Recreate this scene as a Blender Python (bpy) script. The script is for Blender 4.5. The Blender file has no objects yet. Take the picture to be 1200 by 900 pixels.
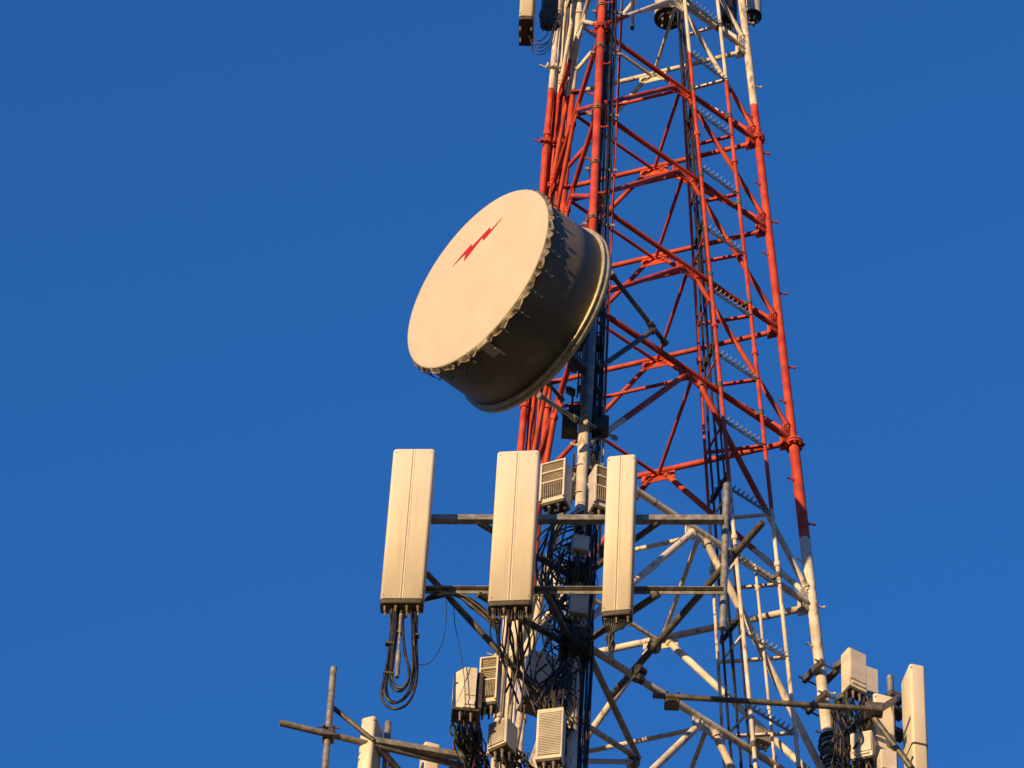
import bpy, bmesh, math, random
from mathutils import Vector, Matrix
random.seed(7)
R_ = math.radians
scene = bpy.context.scene
C = scene.collection

# ------------------------------------------------------------------ camera
ROLL, PITCH, FPX = 0.062239571, 0.854152624, 5368.108
CAM = Vector((0, 0, 1.6))
_fw = Vector((0, math.cos(PITCH), math.sin(PITCH)))
_rt = Vector((1, 0, 0)); _up = _rt.cross(_fw)
RT = _rt * math.cos(ROLL) + _up * math.sin(ROLL)
UP = -_rt * math.sin(ROLL) + _up * math.cos(ROLL)
cd = bpy.data.cameras.new('camera'); cam = bpy.data.objects.new('camera', cd); C.objects.link(cam)
cd.sensor_width = 36; cd.lens = 36 * FPX / 1200; cd.clip_start = 0.1; cd.clip_end = 5000
m = Matrix((RT, UP, -_fw)).transposed().to_4x4(); m.translation = CAM
cam.matrix_world = m
scene.camera = cam

# ------------------------------------------------------------------ light
SUN_AZ, SUN_EL = R_(37.5), R_(8.5)       # azimuth to the left of straight-behind-the-camera
sun_dir = Vector((-math.sin(SUN_AZ) * math.cos(SUN_EL), -math.cos(SUN_AZ) * math.cos(SUN_EL), math.sin(SUN_EL)))
w = bpy.data.worlds.new('World'); scene.world = w; w.use_nodes = True
nt = w.node_tree; nt.nodes.clear()
sky = nt.nodes.new('ShaderNodeTexSky'); sky.sky_type = 'NISHITA'; sky.sun_disc = False
sky.sun_elevation = SUN_EL; sky.sun_rotation = math.pi + SUN_AZ
sky.air_density = 1.0; sky.dust_density = 0.0; sky.ozone_density = 2.0; sky.altitude = 200
bg = nt.nodes.new('ShaderNodeBackground'); bg.inputs['Strength'].default_value = 0.108
wo = nt.nodes.new('ShaderNodeOutputWorld')
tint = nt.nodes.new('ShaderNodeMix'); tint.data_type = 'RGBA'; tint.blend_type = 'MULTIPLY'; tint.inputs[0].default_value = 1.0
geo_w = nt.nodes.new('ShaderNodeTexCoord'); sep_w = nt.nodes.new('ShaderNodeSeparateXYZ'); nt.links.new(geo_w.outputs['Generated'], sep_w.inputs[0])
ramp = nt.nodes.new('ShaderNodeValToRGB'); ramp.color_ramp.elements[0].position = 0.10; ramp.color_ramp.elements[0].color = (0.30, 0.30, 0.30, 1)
ramp.color_ramp.elements[1].position = 0.62; ramp.color_ramp.elements[1].color = (0.37, 1.12, 2.12, 1)      # blue tint aloft, low sky dimmed to grey to weaken the fill light
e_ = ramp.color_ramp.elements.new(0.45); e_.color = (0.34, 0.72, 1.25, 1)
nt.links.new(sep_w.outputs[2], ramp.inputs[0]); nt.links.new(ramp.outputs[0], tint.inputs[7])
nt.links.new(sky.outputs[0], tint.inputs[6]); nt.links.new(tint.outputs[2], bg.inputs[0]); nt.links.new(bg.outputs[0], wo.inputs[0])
sl = bpy.data.lights.new('sun', 'SUN'); sl.energy = 5.0; sl.angle = R_(0.5); sl.color = (1.0, 0.63, 0.27)
so = bpy.data.objects.new('sun', sl); C.objects.link(so)
so.rotation_euler = sun_dir.to_track_quat('Z', 'Y').to_euler(); so.location = (0, 0, 60)
scene.view_settings.view_transform = 'Standard'; scene.view_settings.look = 'None'
scene.view_settings.exposure = 0.28; scene.view_settings.gamma = 1

# ------------------------------------------------------------------ helpers
def ray(px, py): return _fw + RT * ((px - 600) / FPX) - UP * ((py - 450) / FPX)
def aty(px, py, y):
    d = ray(px, py); return CAM + d * (y / d.y)
def atz(px, py, z):
    d = ray(px, py); return CAM + d * ((z - CAM.z) / d.z)
def V(*a): return Vector(a)

def tag(o, label=None, cat=None, group=None, kind=None):
    if label: o['label'] = label
    if cat: o['category'] = cat
    if group: o['group'] = group
    if kind: o['kind'] = kind
    return o

def empty(name, loc=(0, 0, 0), rz=0.0, label=None, cat=None, group=None):
    o = bpy.data.objects.new(name, None); C.objects.link(o)
    o.location = loc; o.rotation_euler = (0, 0, rz); o.empty_display_size = 0.1
    return tag(o, label, cat, group)

def link(name, bm, mat, parent=None, loc=None, rot=None):
    me = bpy.data.meshes.new(name); bm.normal_update(); bm.to_mesh(me); bm.free()
    o = bpy.data.objects.new(name, me); C.objects.link(o)
    for mm in (mat if isinstance(mat, (list, tuple)) else [mat]): me.materials.append(mm)
    if parent is not None: o.parent = parent
    if loc is not None: o.location = loc
    if rot is not None: o.rotation_euler = rot
    return o

def copy_tree(o, parent=None):
    c = o.copy(); C.objects.link(c)
    if parent is not None: c.parent = parent
    for ch in list(o.children): copy_tree(ch, c)
    return c

def frame_of(d, ref=None):
    d = d.normalized()
    ref = ref or (Vector((0, 0, 1)) if abs(d.z) < 0.95 else Vector((1, 0, 0)))
    a = d.cross(ref).normalized(); b = a.cross(d).normalized()
    return a, b

def tube(bm, pts, r, n=10, cap=True, r2=None):
    """round tube along a polyline, r may taper to r2"""
    pts = [Vector(p) for p in pts]; k = len(pts); rings = []
    d0 = (pts[1] - pts[0]).normalized(); a, b = frame_of(d0)
    for i, p in enumerate(pts):
        if i == 0: d = d0
        elif i == k - 1: d = (pts[-1] - pts[-2]).normalized()
        else: d = ((pts[i + 1] - p).normalized() + (p - pts[i - 1]).normalized())
        if d.length < 1e-6: d = d0
        d.normalize()
        a = (a - d * a.dot(d)); a = a.normalized() if a.length > 1e-6 else frame_of(d)[0]
        b = a.cross(d)
        rr = r if r2 is None else r + (r2 - r) * i / (k - 1)
        rings.append([bm.verts.new(p + (a * math.cos(t) + b * math.sin(t)) * rr) for t in [2 * math.pi * j / n for j in range(n)]])
        d0 = d
    for i in range(k - 1):
        for j in range(n):
            f = bm.faces.new((rings[i][j], rings[i][(j + 1) % n], rings[i + 1][(j + 1) % n], rings[i + 1][j])); f.smooth = True
    if cap:
        for rg, rev in ((rings[0], False), (rings[-1], True)):
            vs = [bm.verts.new(v.co) for v in rg]
            bm.faces.new(vs[::-1] if rev else vs)
    return bm

def curve(pts, n=8):
    """Catmull-Rom through points"""
    P = [Vector(p) for p in pts]
    P = [P[0] * 2 - P[1]] + P + [P[-1] * 2 - P[-2]]
    out = []
    for i in range(1, len(P) - 2):
        for s in range(n):
            t = s / n
            out.append(0.5 * ((2 * P[i]) + (P[i + 1] - P[i - 1]) * t + (2 * P[i - 1] - 5 * P[i] + 4 * P[i + 1] - P[i + 2]) * t * t + (3 * P[i] - P[i - 1] - 3 * P[i + 1] + P[i + 2]) * t ** 3))
    out.append(P[-2]); return out

def box(bm, c, s, M=None, bev=0.0, seg=2):
    """box centred at c with size s, optional 3x3 orientation M"""
    vs = bmesh.ops.create_cube(bm, size=1.0)['verts']
    bmesh.ops.scale(bm, vec=s, verts=vs)
    if bev > 0:
        es = list({e for v in vs for e in v.link_edges})
        r = bmesh.ops.bevel(bm, geom=es, offset=bev, segments=seg, affect='EDGES', profile=0.6)
        vs = list({v for f in r['faces'] for v in f.verts} | {v for v in vs if v.is_valid})
    if M is not None: bmesh.ops.transform(bm, matrix=M.to_4x4(), verts=vs)
    bmesh.ops.translate(bm, vec=c, verts=vs)
    return vs

def beam_box(bm, p, q, wd, ht, bev=0.003):
    """rectangular bar from p to q; wd horizontal, ht vertical-ish"""
    p, q = Vector(p), Vector(q); d = q - p; a, b = frame_of(d)
    M = Matrix((a, d.normalized(), b)).transposed()
    return box(bm, (p + q) / 2, (wd, d.length, ht), M, bev, 1)

def angle_bar(bm, p, q, wd, ht, th=0.008):
    p, q = Vector(p), Vector(q); d = q - p; a, b = frame_of(d)
    M = Matrix((a, d.normalized(), b)).transposed()
    mid = (p + q) / 2
    box(bm, mid + b * (ht / 2 - th / 2), (wd, d.length, th), M)
    box(bm, mid - a * (wd / 2 - th / 2) - b * (th / 2), (th, d.length, ht - th * 1.0 - 0.001), M)

def NB(): return bmesh.new()

# ------------------------------------------------------------------ materials
def base_mat(name, col, rough=0.5, metal=0.0, spec=0.5):
    mt = bpy.data.materials.new(name); mt.use_nodes = True
    b = mt.node_tree.nodes['Principled BSDF']
    b.inputs['Base Color'].default_value = (*col, 1); b.inputs['Roughness'].default_value = rough
    b.inputs['Metallic'].default_value = metal
    b.inputs['Specular IOR Level'].default_value = spec
    return mt, mt.node_tree, b

def noisy(name, col, col2, scale=6.0, rough=0.5, metal=0.0, lo=0.4, hi=0.65, bump=0.0, stretch=None, detail=6, spec=0.5, coords='Object'):
    mt, nt, b = base_mat(name, col, rough, metal, spec)
    tc = nt.nodes.new('ShaderNodeTexCoord'); mp = nt.nodes.new('ShaderNodeMapping')
    nt.links.new(tc.outputs[coords], mp.inputs[0])
    if stretch: mp.inputs['Scale'].default_value = stretch
    nz = nt.nodes.new('ShaderNodeTexNoise'); nz.inputs['Scale'].default_value = scale; nz.inputs['Detail'].default_value = detail
    nt.links.new(mp.outputs[0], nz.inputs['Vector'])
    cr = nt.nodes.new('ShaderNodeValToRGB'); cr.color_ramp.elements[0].position = lo; cr.color_ramp.elements[1].position = hi
    cr.color_ramp.elements[0].color = (*col, 1); cr.color_ramp.elements[1].color = (*col2, 1)
    nt.links.new(nz.outputs[0], cr.inputs[0]); nt.links.new(cr.outputs[0], b.inputs['Base Color'])
    mr = nt.nodes.new('ShaderNodeMapRange'); mr.inputs[3].default_value = max(0.05, rough - 0.12); mr.inputs[4].default_value = min(1, rough + 0.15)
    nt.links.new(nz.outputs[0], mr.inputs[0]); nt.links.new(mr.outputs[0], b.inputs['Roughness'])
    if bump:
        bp = nt.nodes.new('ShaderNodeBump'); bp.inputs['Strength'].default_value = bump; bp.inputs['Distance'].default_value = 0.01
        nt.links.new(nz.outputs[0], bp.inputs['Height']); nt.links.new(bp.outputs[0], b.inputs['Normal'])
    return mt

BAND_HI, BAND_LO = 39.85, 33.24
def tower_paint():
    """aviation paint: white and red bands by real height, chipped and rust-streaked"""
    mt, nt, b = base_mat('aviation_paint', (0.7, 0.08, 0.03), 0.62, 0.0, 0.35)
    N = nt.nodes.new; L = nt.links.new
    geo = N('ShaderNodeNewGeometry'); sp = N('ShaderNodeSeparateXYZ'); L(geo.outputs['Position'], sp.inputs[0])
    nz = N('ShaderNodeTexNoise'); nz.inputs['Scale'].default_value = 9; nz.inputs['Detail'].default_value = 5; L(geo.outputs['Position'], nz.inputs['Vector'])
    ad = N('ShaderNodeMath'); ad.operation = 'MULTIPLY_ADD'; ad.inputs[1].default_value = 0.07; L(nz.outputs[0], ad.inputs[0]); L(sp.outputs[2], ad.inputs[2])
    # the back left leg and its pipes were painted red about a metre higher up
    lx = N('ShaderNodeMath'); lx.operation = 'LESS_THAN'; lx.inputs[1].default_value = 0.58; L(sp.outputs[0], lx.inputs[0])
    ly = N('ShaderNodeMath'); ly.operation = 'GREATER_THAN'; ly.inputs[1].default_value = 29.5; L(sp.outputs[1], ly.inputs[0])
    lxy = N('ShaderNodeMath'); lxy.operation = 'MULTIPLY'; L(lx.outputs[0], lxy.inputs[0]); L(ly.outputs[0], lxy.inputs[1])
    hi = N('ShaderNodeMath'); hi.operation = 'MULTIPLY_ADD'; hi.inputs[1].default_value = 1.0; hi.inputs[2].default_value = BAND_HI + 0.035; L(lxy.outputs[0], hi.inputs[0])
    # alternating bands below the photographed ones too
    gt = N('ShaderNodeMath'); gt.operation = 'GREATER_THAN'; gt.inputs[1].default_value = BAND_LO + 0.035; L(ad.outputs[0], gt.inputs[0])
    lt = N('ShaderNodeMath'); lt.operation = 'LESS_THAN'; L(hi.outputs[0], lt.inputs[1]); L(ad.outputs[0], lt.inputs[0])
    g1 = N('ShaderNodeMath'); g1.operation = 'MULTIPLY'; L(gt.outputs[0], g1.inputs[0]); L(lt.outputs[0], g1.inputs[1])
    gt2 = N('ShaderNodeMath'); gt2.operation = 'GREATER_THAN'; gt2.inputs[1].default_value = 20.0; L(sp.outputs[2], gt2.inputs[0])
    lt2 = N('ShaderNodeMath'); lt2.operation = 'LESS_THAN'; lt2.inputs[1].default_value = 26.6; L(sp.outputs[2], lt2.inputs[0])
    g2 = N('ShaderNodeMath'); g2.operation = 'MULTIPLY'; L(gt2.outputs[0], g2.inputs[0]); L(lt2.outputs[0], g2.inputs[1])
    gs = N('ShaderNodeMath'); gs.operation = 'MAXIMUM'; L(g1.outputs[0], gs.inputs[0]); L(g2.outputs[0], gs.inputs[1])
    # per-paint variation
    n2 = N('ShaderNodeTexNoise'); n2.inputs['Scale'].default_value = 5.0; n2.inputs['Detail'].default_value = 8; L(geo.outputs['Position'], n2.inputs['Vector'])
    rr = N('ShaderNodeValToRGB'); rr.color_ramp.elements[0].position = 0.35; rr.color_ramp.elements[1].position = 0.7
    rr.color_ramp.elements[0].color = (0.38, 0.032, 0.017, 1); rr.color_ramp.elements[1].color = (0.64, 0.10, 0.05, 1); L(n2.outputs[0], rr.inputs[0])
    rw = N('ShaderNodeValToRGB'); rw.color_ramp.elements[0].position = 0.35; rw.color_ramp.elements[1].position = 0.7
    rw.color_ramp.elements[0].color = (0.50, 0.47, 0.42, 1); rw.color_ramp.elements[1].color = (0.78, 0.76, 0.72, 1); L(n2.outputs[0], rw.inputs[0])
    mx = N('ShaderNodeMix'); mx.data_type = 'RGBA'; L(gs.outputs[0], mx.inputs[0]); L(rw.outputs[0], mx.inputs[6]); L(rr.outputs[0], mx.inputs[7])
    # chips / rust streaks
    mp = N('ShaderNodeMapping'); mp.inputs['Scale'].default_value = (1, 1, 0.25); L(geo.outputs['Position'], mp.inputs[0])
    n3 = N('ShaderNodeTexNoise'); n3.inputs['Scale'].default_value = 26; n3.inputs['Detail'].default_value = 6; L(mp.outputs[0], n3.inputs['Vector'])
    r3 = N('ShaderNodeValToRGB'); r3.color_ramp.elements[0].position = 0.57; r3.color_ramp.elements[1].position = 0.68
    r3.color_ramp.elements[0].color = (0, 0, 0, 1); r3.color_ramp.elements[1].color = (0.75, 0.75, 0.75, 1); L(n3.outputs[0], r3.inputs[0])
    m2 = N('ShaderNodeMix'); m2.data_type = 'RGBA'; L(r3.outputs[0], m2.inputs[0]); L(mx.outputs[2], m2.inputs[6]); m2.inputs[7].default_value = (0.16, 0.09, 0.06, 1)
    L(m2.outputs[2], b.inputs['Base Color'])
    bp = N('ShaderNodeBump'); bp.inputs['Strength'].default_value = 0.15; bp.inputs['Distance'].default_value = 0.004; L(n3.outputs[0], bp.inputs['Height']); L(bp.outputs[0], b.inputs['Normal'])
    return mt

M = {}
M['tower'] = tower_paint()
def streaked(name, c1, c2, dirt, rough=0.5):
    mt = noisy(name, c1, c2, 3.0, rough, bump=0.02, stretch=(1, 1, 0.4))
    nt = mt.node_tree; b = nt.nodes['Principled BSDF']; N = nt.nodes.new; L = nt.links.new
    src = b.inputs['Base Color'].links[0].from_socket
    tc = N('ShaderNodeTexCoord'); mp = N('ShaderNodeMapping'); mp.inputs['Scale'].default_value = (14, 14, 0.9); L(tc.outputs['Object'], mp.inputs[0])
    nz = N('ShaderNodeTexNoise'); nz.inputs['Scale'].default_value = 2.0; nz.inputs['Detail'].default_value = 9; nz.inputs['Roughness'].default_value = 0.65; L(mp.outputs[0], nz.inputs['Vector'])
    cr = N('ShaderNodeValToRGB'); cr.color_ramp.elements[0].position = 0.50; cr.color_ramp.elements[1].position = 0.80
    cr.color_ramp.elements[0].color = (0, 0, 0, 1); cr.color_ramp.elements[1].color = (0.36, 0.36, 0.36, 1); L(nz.outputs[0], cr.inputs[0])
    mx = N('ShaderNodeMix'); mx.data_type = 'RGBA'; L(cr.outputs[0], mx.inputs[0]); L(src, mx.inputs[6]); mx.inputs[7].default_value = (*dirt, 1)
    L(mx.outputs[2], b.inputs['Base Color']); return mt
M['panel'] = streaked('antenna_plastic', (0.66, 0.635, 0.59), (0.73, 0.705, 0.66), (0.36, 0.32, 0.26))
_unused = noisy('antenna_plastic', (0.66, 0.64, 0.60), (0.73, 0.71, 0.67), 3.0, 0.45, bump=0.02, stretch=(1, 1, 0.4))
M['panel_dirty'] = noisy('weathered_plastic', (0.56, 0.54, 0.49), (0.70, 0.68, 0.63), 7.0, 0.5, bump=0.05)
M['rru'] = noisy('cast_grey_paint', (0.50, 0.49, 0.46), (0.60, 0.585, 0.55), 9.0, 0.5, bump=0.05)
M['rru_dark'] = noisy('dark_grille', (0.26, 0.23, 0.18), (0.38, 0.34, 0.27), 14.0, 0.6)
M['cap'] = noisy('grey_end_cap', (0.045, 0.043, 0.04), (0.085, 0.08, 0.075), 12.0, 0.6)
M['galv'] = noisy('galvanized_steel', (0.20, 0.205, 0.20), (0.36, 0.36, 0.345), 16.0, 0.45, metal=0.35, bump=0.06)
M['steel_dark'] = noisy('weathered_shaded_steel', (0.085, 0.085, 0.082), (0.17, 0.165, 0.155), 14.0, 0.5, metal=0.3, bump=0.06)  # darker steel for parts in shade, the shade put into its colour
M['cable'] = noisy('black_cable_jacket', (0.012, 0.012, 0.013), (0.03, 0.029, 0.028), 20.0, 0.42, spec=0.5)
M['cable_red'] = noisy('red_cable_tape', (0.22, 0.02, 0.015), (0.13, 0.015, 0.015), 10, 0.5)
M['cable_green'] = noisy('green_earth_cable', (0.012, 0.05, 0.025), (0.01, 0.035, 0.02), 10, 0.5)
M['brass'] = noisy('plated_connector', (0.45, 0.38, 0.26), (0.55, 0.5, 0.4), 20.0, 0.35, metal=0.7)
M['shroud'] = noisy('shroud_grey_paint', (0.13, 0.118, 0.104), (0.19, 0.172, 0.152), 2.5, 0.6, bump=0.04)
M['radome'] = noisy('radome_fabric', (0.515, 0.50, 0.475), (0.55, 0.535, 0.51), 3.2, 0.75, bump=0.05, spec=0.2, detail=9)
M['rim'] = noisy('rim_metal', (0.34, 0.32, 0.24), (0.50, 0.47, 0.36), 14.0, 0.45, metal=0.25)
M['hem'] = noisy('stained_hem', (0.15, 0.11, 0.07), (0.58, 0.55, 0.48), 13.0, 0.6, lo=0.38, hi=0.52)
M['emblem'] = noisy('red_mark', (0.48, 0.006, 0.012), (0.42, 0.008, 0.015), 8.0, 0.5)
M['box_black'] = noisy('black_housing', (0.02, 0.02, 0.02), (0.045, 0.043, 0.04), 8.0, 0.5)
M['concrete'] = noisy('concrete', (0.27, 0.26, 0.245), (0.36, 0.35, 0.33), 3.0, 0.85, bump=0.2)

# ------------------------------------------------------------------ ground
def ground():
    bm = NB()
    n = 60; S = 2500.0
    def g(i):
        t = i / n * 2 - 1; return math.copysign(abs(t) ** 3, t) * S
    vs = [[bm.verts.new((g(i), g(j), 0.25 * math.sin(g(i) * 0.02) * math.sin(g(j) * 0.017) * (0 if math.hypot(g(i), g(j)) < 60 else 1))) for j in range(n + 1)] for i in range(n + 1)]
    for i in range(n):
        for j in range(n): bm.faces.new((vs[i][j], vs[i + 1][j], vs[i + 1][j + 1], vs[i][j + 1]))
    mt = noisy('dry_grass_ground', (0.045, 0.06, 0.022), (0.13, 0.105, 0.06), 0.35, 0.95, bump=0.4, detail=12)
    tag(link('ground', bm, mt), kind='structure')
ground()

# ------------------------------------------------------------------ tower
S_ = 1.35
Q = dict(x0=0.9731526, y0=21.5801940, phi=-1.9333777, rad=1.32952227, tap=0.0551407, lx=-0.0188581, ly=0.0011946, d=(0, -0.0698120, 0.0478491), zc=20.8397512)
def leg(k, z):
    zz = (z - 1.6) / S_
    a = Q['phi'] + k * 2 * math.pi / 3 + Q['d'][k]; rr = Q['rad'] - Q['tap'] * (zz - Q['zc'])
    return V((Q['x0'] + Q['lx'] * (zz - Q['zc']) + rr * math.cos(a)) * S_, (Q['y0'] + Q['ly'] * (zz - Q['zc']) + rr * math.sin(a)) * S_, z)
ZL = [43.95, 42.40, 40.8136, 39.2524, 37.8255, 36.2626, 34.6222, 32.3534, 29.8522, 27.1, 24.1, 20.8, 17.2, 13.3, 9.0, 4.5, 0.6]
TOPZ = 44.3
def leg_r(z):
    if z > 34.5: return 0.041
    if z > 31.2: return 0.052
    if z > 20: return 0.059
    return 0.075

tower = empty('lattice_tower', (1.2, 28.6, 0), 0, 'tall three-legged lattice mast of round tubes banded in red and white paint', 'tower')
TL = Vector(tower.location)
def tpart(name, bm, mat=None, parent=None):
    # geometry authored in world coordinates, part parented to the tower base
    off = TL
    bmesh.ops.translate(bm, vec=-off, verts=bm.verts)
    return link(name, bm, mat or M['tower'], parent or tower)

FACES = [(0, 1), (1, 2), (2, 0)]
legs = []
for k in range(3):
    bm = NB()
    zs = [0.15, 20.0, 31.2, 34.5, TOPZ]
    for i in range(len(zs) - 1):
        r = leg_r((zs[i] + zs[i + 1]) / 2) * (0.9 if k == 2 and i == 3 else 1)
        tube(bm, [leg(k, zs[i]), leg(k, zs[i + 1] + (0.02 if i < 3 else 0))], r, 20)
    lo = tpart('leg', bm); legs.append(lo)
    # flange collars on this leg
    for z in (39.30, 34.58, 29.9, 20.05):
        bm = NB(); p = leg(k, z); d = (leg(k, z + 1) - leg(k, z)).normalized()
        r = leg_r(z - 0.3)
        for s in (-0.018, 0.018):
            tube(bm, [p + d * (s - 0.011), p + d * (s + 0.011)], r * 1.75, 20)
        a, b = frame_of(d)
        for j in range(8):
            t = j * math.pi / 4
            q = p + (a * math.cos(t) + b * math.sin(t)) * r * 1.45
            tube(bm, [q - d * 0.055, q + d * 0.055], 0.008, 6)
        tpart('flange', bm, parent=lo)
# step bolts: L-ended pegs on the right leg and on the front leg
step_mesh = None
def step_bolt(k, z, side):
    global step_mesh
    p = leg(k, z); r = leg_r(z)
    if step_mesh is None:
        bm = NB(); tube(bm, [(0, 0, 0), (0.05, 0, 0), (0.06, 0, 0.006)], 0.0085, 8); tube(bm, [(0.056, 0, 0.003), (0.070, 0, 0.010)], 0.015, 8); tube(bm, [(0.0, 0, 0), (0.014, 0, 0)], 0.017, 6)
        o = link('step_bolt', bm, M['tower'], legs[k]); step_mesh = o.data
    else:
        o = bpy.data.objects.new('step_bolt', step_mesh); C.objects.link(o); o.parent = legs[k]
    o.location = p - TL + Vector((math.cos(side), math.sin(side), 0)) * (r - 0.003)
    o.rotation_euler = (0, 0, side)
z = 29.0
i = 0
while z < TOPZ - .4:
    step_bolt(1, z, R_(8) if i % 2 == 0 else R_(188 + 20)); step_bolt(0, z + 0.13, R_(188) if i % 2 == 0 else R_(-8))
    z += 0.56; i += 1

def mid(a, b, z): return (leg(a, z) + leg(b, z)) / 2
def plate(bm, c, u, v, wu, wv, th):
    n = u.cross(v).normalized(); M3 = Matrix((u.normalized(), v.normalized(), n)).transposed()
    box(bm, c, (wu, wv, th), M3, 0.003, 1)

for i, z in enumerate(ZL):
    low = z < 36.0
    rh = 0.026 if z > 35.9 else (0.030 if z > 33 else 0.034)
    rd = 0.024 if z > 35.9 else (0.029 if z > 33 else 0.034)
    rp = 0.018 if z > 33 else 0.022
    mids = []
    for (a, b) in FACES:
        A, B = leg(a, z), leg(b, z); d = (B - A).normalized(); mm = (A + B) / 2; mids.append(mm)
        out = (mm - (leg(0, z) + leg(1, z) + leg(2, z)) / 3).normalized()
        bm = NB(); ra = leg_r(z)
        tube(bm, [A + d * (ra + 0.04), B - d * (ra + 0.04)], rh, 12)
        tpart('horizontal_beam', bm)
        # gusset at the mid node, in the plane of the face
        bm = NB(); plate(bm, mm - V(0, 0, 0.055), d, V(0, 0, 1), 0.30 if z > 36 else 0.34, 0.17, 0.012)
        for s in (-1, 1):
            for q in (0, 1):
                tube(bm, [mm + d * s * (0.06 + 0.06 * q) - V(0, 0, 0.09) - out * 0.02, mm + d * s * (0.06 + 0.06 * q) - V(0, 0, 0.09) + out * 0.02], 0.011, 6)
        tpart('gusset_plate', bm)
        if i + 1 < len(ZL):
            z2 = ZL[i + 1]
            for (e, sgn) in ((a, -1), (b, 1)):
                E_ = leg(e, z2 + 0.10); st = mm + d * sgn * 0.075 - V(0, 0, 0.06)
                en = E_ + (st - E_).normalized() * (leg_r(z2) + 0.045)
                dd = (en - st).normalized()
                bm = NB(); tube(bm, [st, en], rd, 12)
                # flattened bolted ends
                tube(bm, [st + dd * 0.02, st + dd * 0.05], rd * 1.35, 12)
                tube(bm, [en - dd * 0.06, en - dd * 0.03], rd * 1.35, 12)
                tpart('diagonal_brace', bm)
    for a, b in ((0, 1), (1, 2), (2, 0)):
        bm = NB(); d = (mids[b] - mids[a]).normalized()
        tube(bm, [mids[a] + d * 0.03 - V(0, 0, 0.05), mids[b] - d * 0.03 - V(0, 0, 0.05)], rp, 10); tpart('plan_brace', bm)
    # leg gussets: two vertical plates with bolt heads per leg
    for k in range(3):
        bm = NB(); p = leg(k, z)
        for o_ in [x for x in range(3) if x != k]:
            d = (leg(o_, z) - p).normalized(); n = d.cross(V(0, 0, 1)).normalized()
            c = p + d * (leg_r(z) + 0.045) + V(0, 0, 0.035)
            plate(bm, c, d, V(0, 0, 1), 0.10, 0.25, 0.012)
            for q in range(5):
                cc = c + V(0, 0, -0.1 + q * 0.05) + d * (0.02 if q % 2 else -0.01)
                tube(bm, [cc - n * 0.017, cc + n * 0.017], 0.0095, 6)
        tpart('leg_gusset', bm)

bm = NB()
for k in range(3):
    p = leg(k, 0.0); box(bm, V(p.x, p.y, 0.075), (0.9, 0.9, 0.32), None, 0.02, 2)
    break
for k in range(3):
    bmk = NB() if k else bm
    if k:
        p = leg(k, 0.0); box(bmk, V(p.x, p.y, 0.075), (0.9, 0.9, 0.32), None, 0.02, 2)
    tpart('footing', bmk, M['concrete'])

# ------------------------------------------------------------------ triangular climbing ladder mast, in front of the right face
def lad(name, px0, py0, px1, py1, y0, y1): return aty(px0, py0, y0), aty(px1, py1, y1)
Bt, Bb = aty(797, -60, 28.62), aty(888, 925, 28.62)
def on(p, q, z): t = (z - p.z) / (q.z - p.z); return p + (q - p) * t
Ct, Cb = atz(834, -38, on(Bt, Bb, 42).z), atz(943, 953, on(Bt, Bb, 29.5).z)
def Bz(z): return on(Bt, Bb, z)
_c1, _c2 = V(2.1222, 28.9448, 38.6286), V(2.6455, 28.9197, 31.1322)
_a1, _a2 = V(1.6591, 29.1212, 38.6286), V(2.0250, 29.0310, 31.1322)
def Cz(z): return on(_c1, _c2, z)
def Az(z): return on(_a1, _a2, z)
lad_e = empty('climbing_ladder', Bz(0.2), 0, 'slim triangular ladder mast with studded rungs running up inside the tower beside its right leg', 'ladder')
LL = Vector(lad_e.location)
def lpart(name, bm, mat=None, parent=None, root=None, off=None):
    o = off if off is not None else LL
    bmesh.ops.translate(bm, vec=-o, verts=bm.verts)
    return link(name, bm, mat or M['tower'], parent or root or lad_e)
for fn in (Az, Bz, Cz):
    bm = NB(); tube(bm, [fn(0.1), fn(44.4)], 0.02 if fn is not Az else 0.016, 12)
    zz = 29.5
    while zz < 44:
        p = fn(zz); d = (fn(zz + 1) - p).normalized(); tube(bm, [p - d * 0.03, p + d * 0.03], 0.030, 12); zz += 3.0
    lpart('rail', bm)
zz = 29.35; ri = 0
while zz < 44:
    b_, c_, a_ = Bz(zz), Cz(zz), Az(zz)
    d = (c_ - b_).normalized()
    bm = NB(); beam_box(bm, b_ - d * 0.03, c_ + d * 0.03, 0.012, 0.03, 0)
    a2, b2 = frame_of(d)
    for q in range(9):
        p = b_ + (c_ - b_) * ((q + 0.7) / 9.6)
        box(bm, p + V(0, 0, 0.026) + a2 * 0.01, (0.010, 0.014, 0.026), Matrix((d, a2, b2)).transposed().to_3x3(), 0)
        tube(bm, [p + V(0, 0, 0.015) + a2 * 0.02, p + V(0, 0, 0.038) + a2 * 0.045], 0.0055, 6)
    lpart('rung', bm, M['galv'])
    bm = NB(); beam_box(bm, a_ + V(0, 0, 0.02), c_ + V(0, 0, 0.02), 0.03, 0.025, 0); lpart('tie_bar', bm)
    bm = NB(); beam_box(bm, a_ - V(0, 0, 0.02), b_ - V(0, 0, 0.02), 0.014, 0.03, 0); lpart('tie_bar', bm)
    zz += 0.955; ri += 1
for i, z in enumerate(ZL[:9]):
    t_on = leg(0, z); u_on = leg(1, z); dd = (u_on - t_on).normalized(); b_ = Bz(z)
    q = t_on + dd * (b_ - t_on).dot(dd)
    bm = NB(); beam_box(bm, b_, q, 0.010, 0.012, 0); tube(bm, [b_ - V(0, 0, .035), b_ + V(0, 0, .035)], .026, 10); lpart('beam_clamp', bm, M['steel_dark'])
    c_ = Cz(z); bm = NB(); tube(bm, [c_ - V(0, 0, .035), c_ + V(0, 0, .035)], .027, 10); box(bm, c_ + V(-.02, .03, 0), (.07, .05, .05), None, .005, 1); lpart('beam_clamp', bm, M['steel_dark'])
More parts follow.
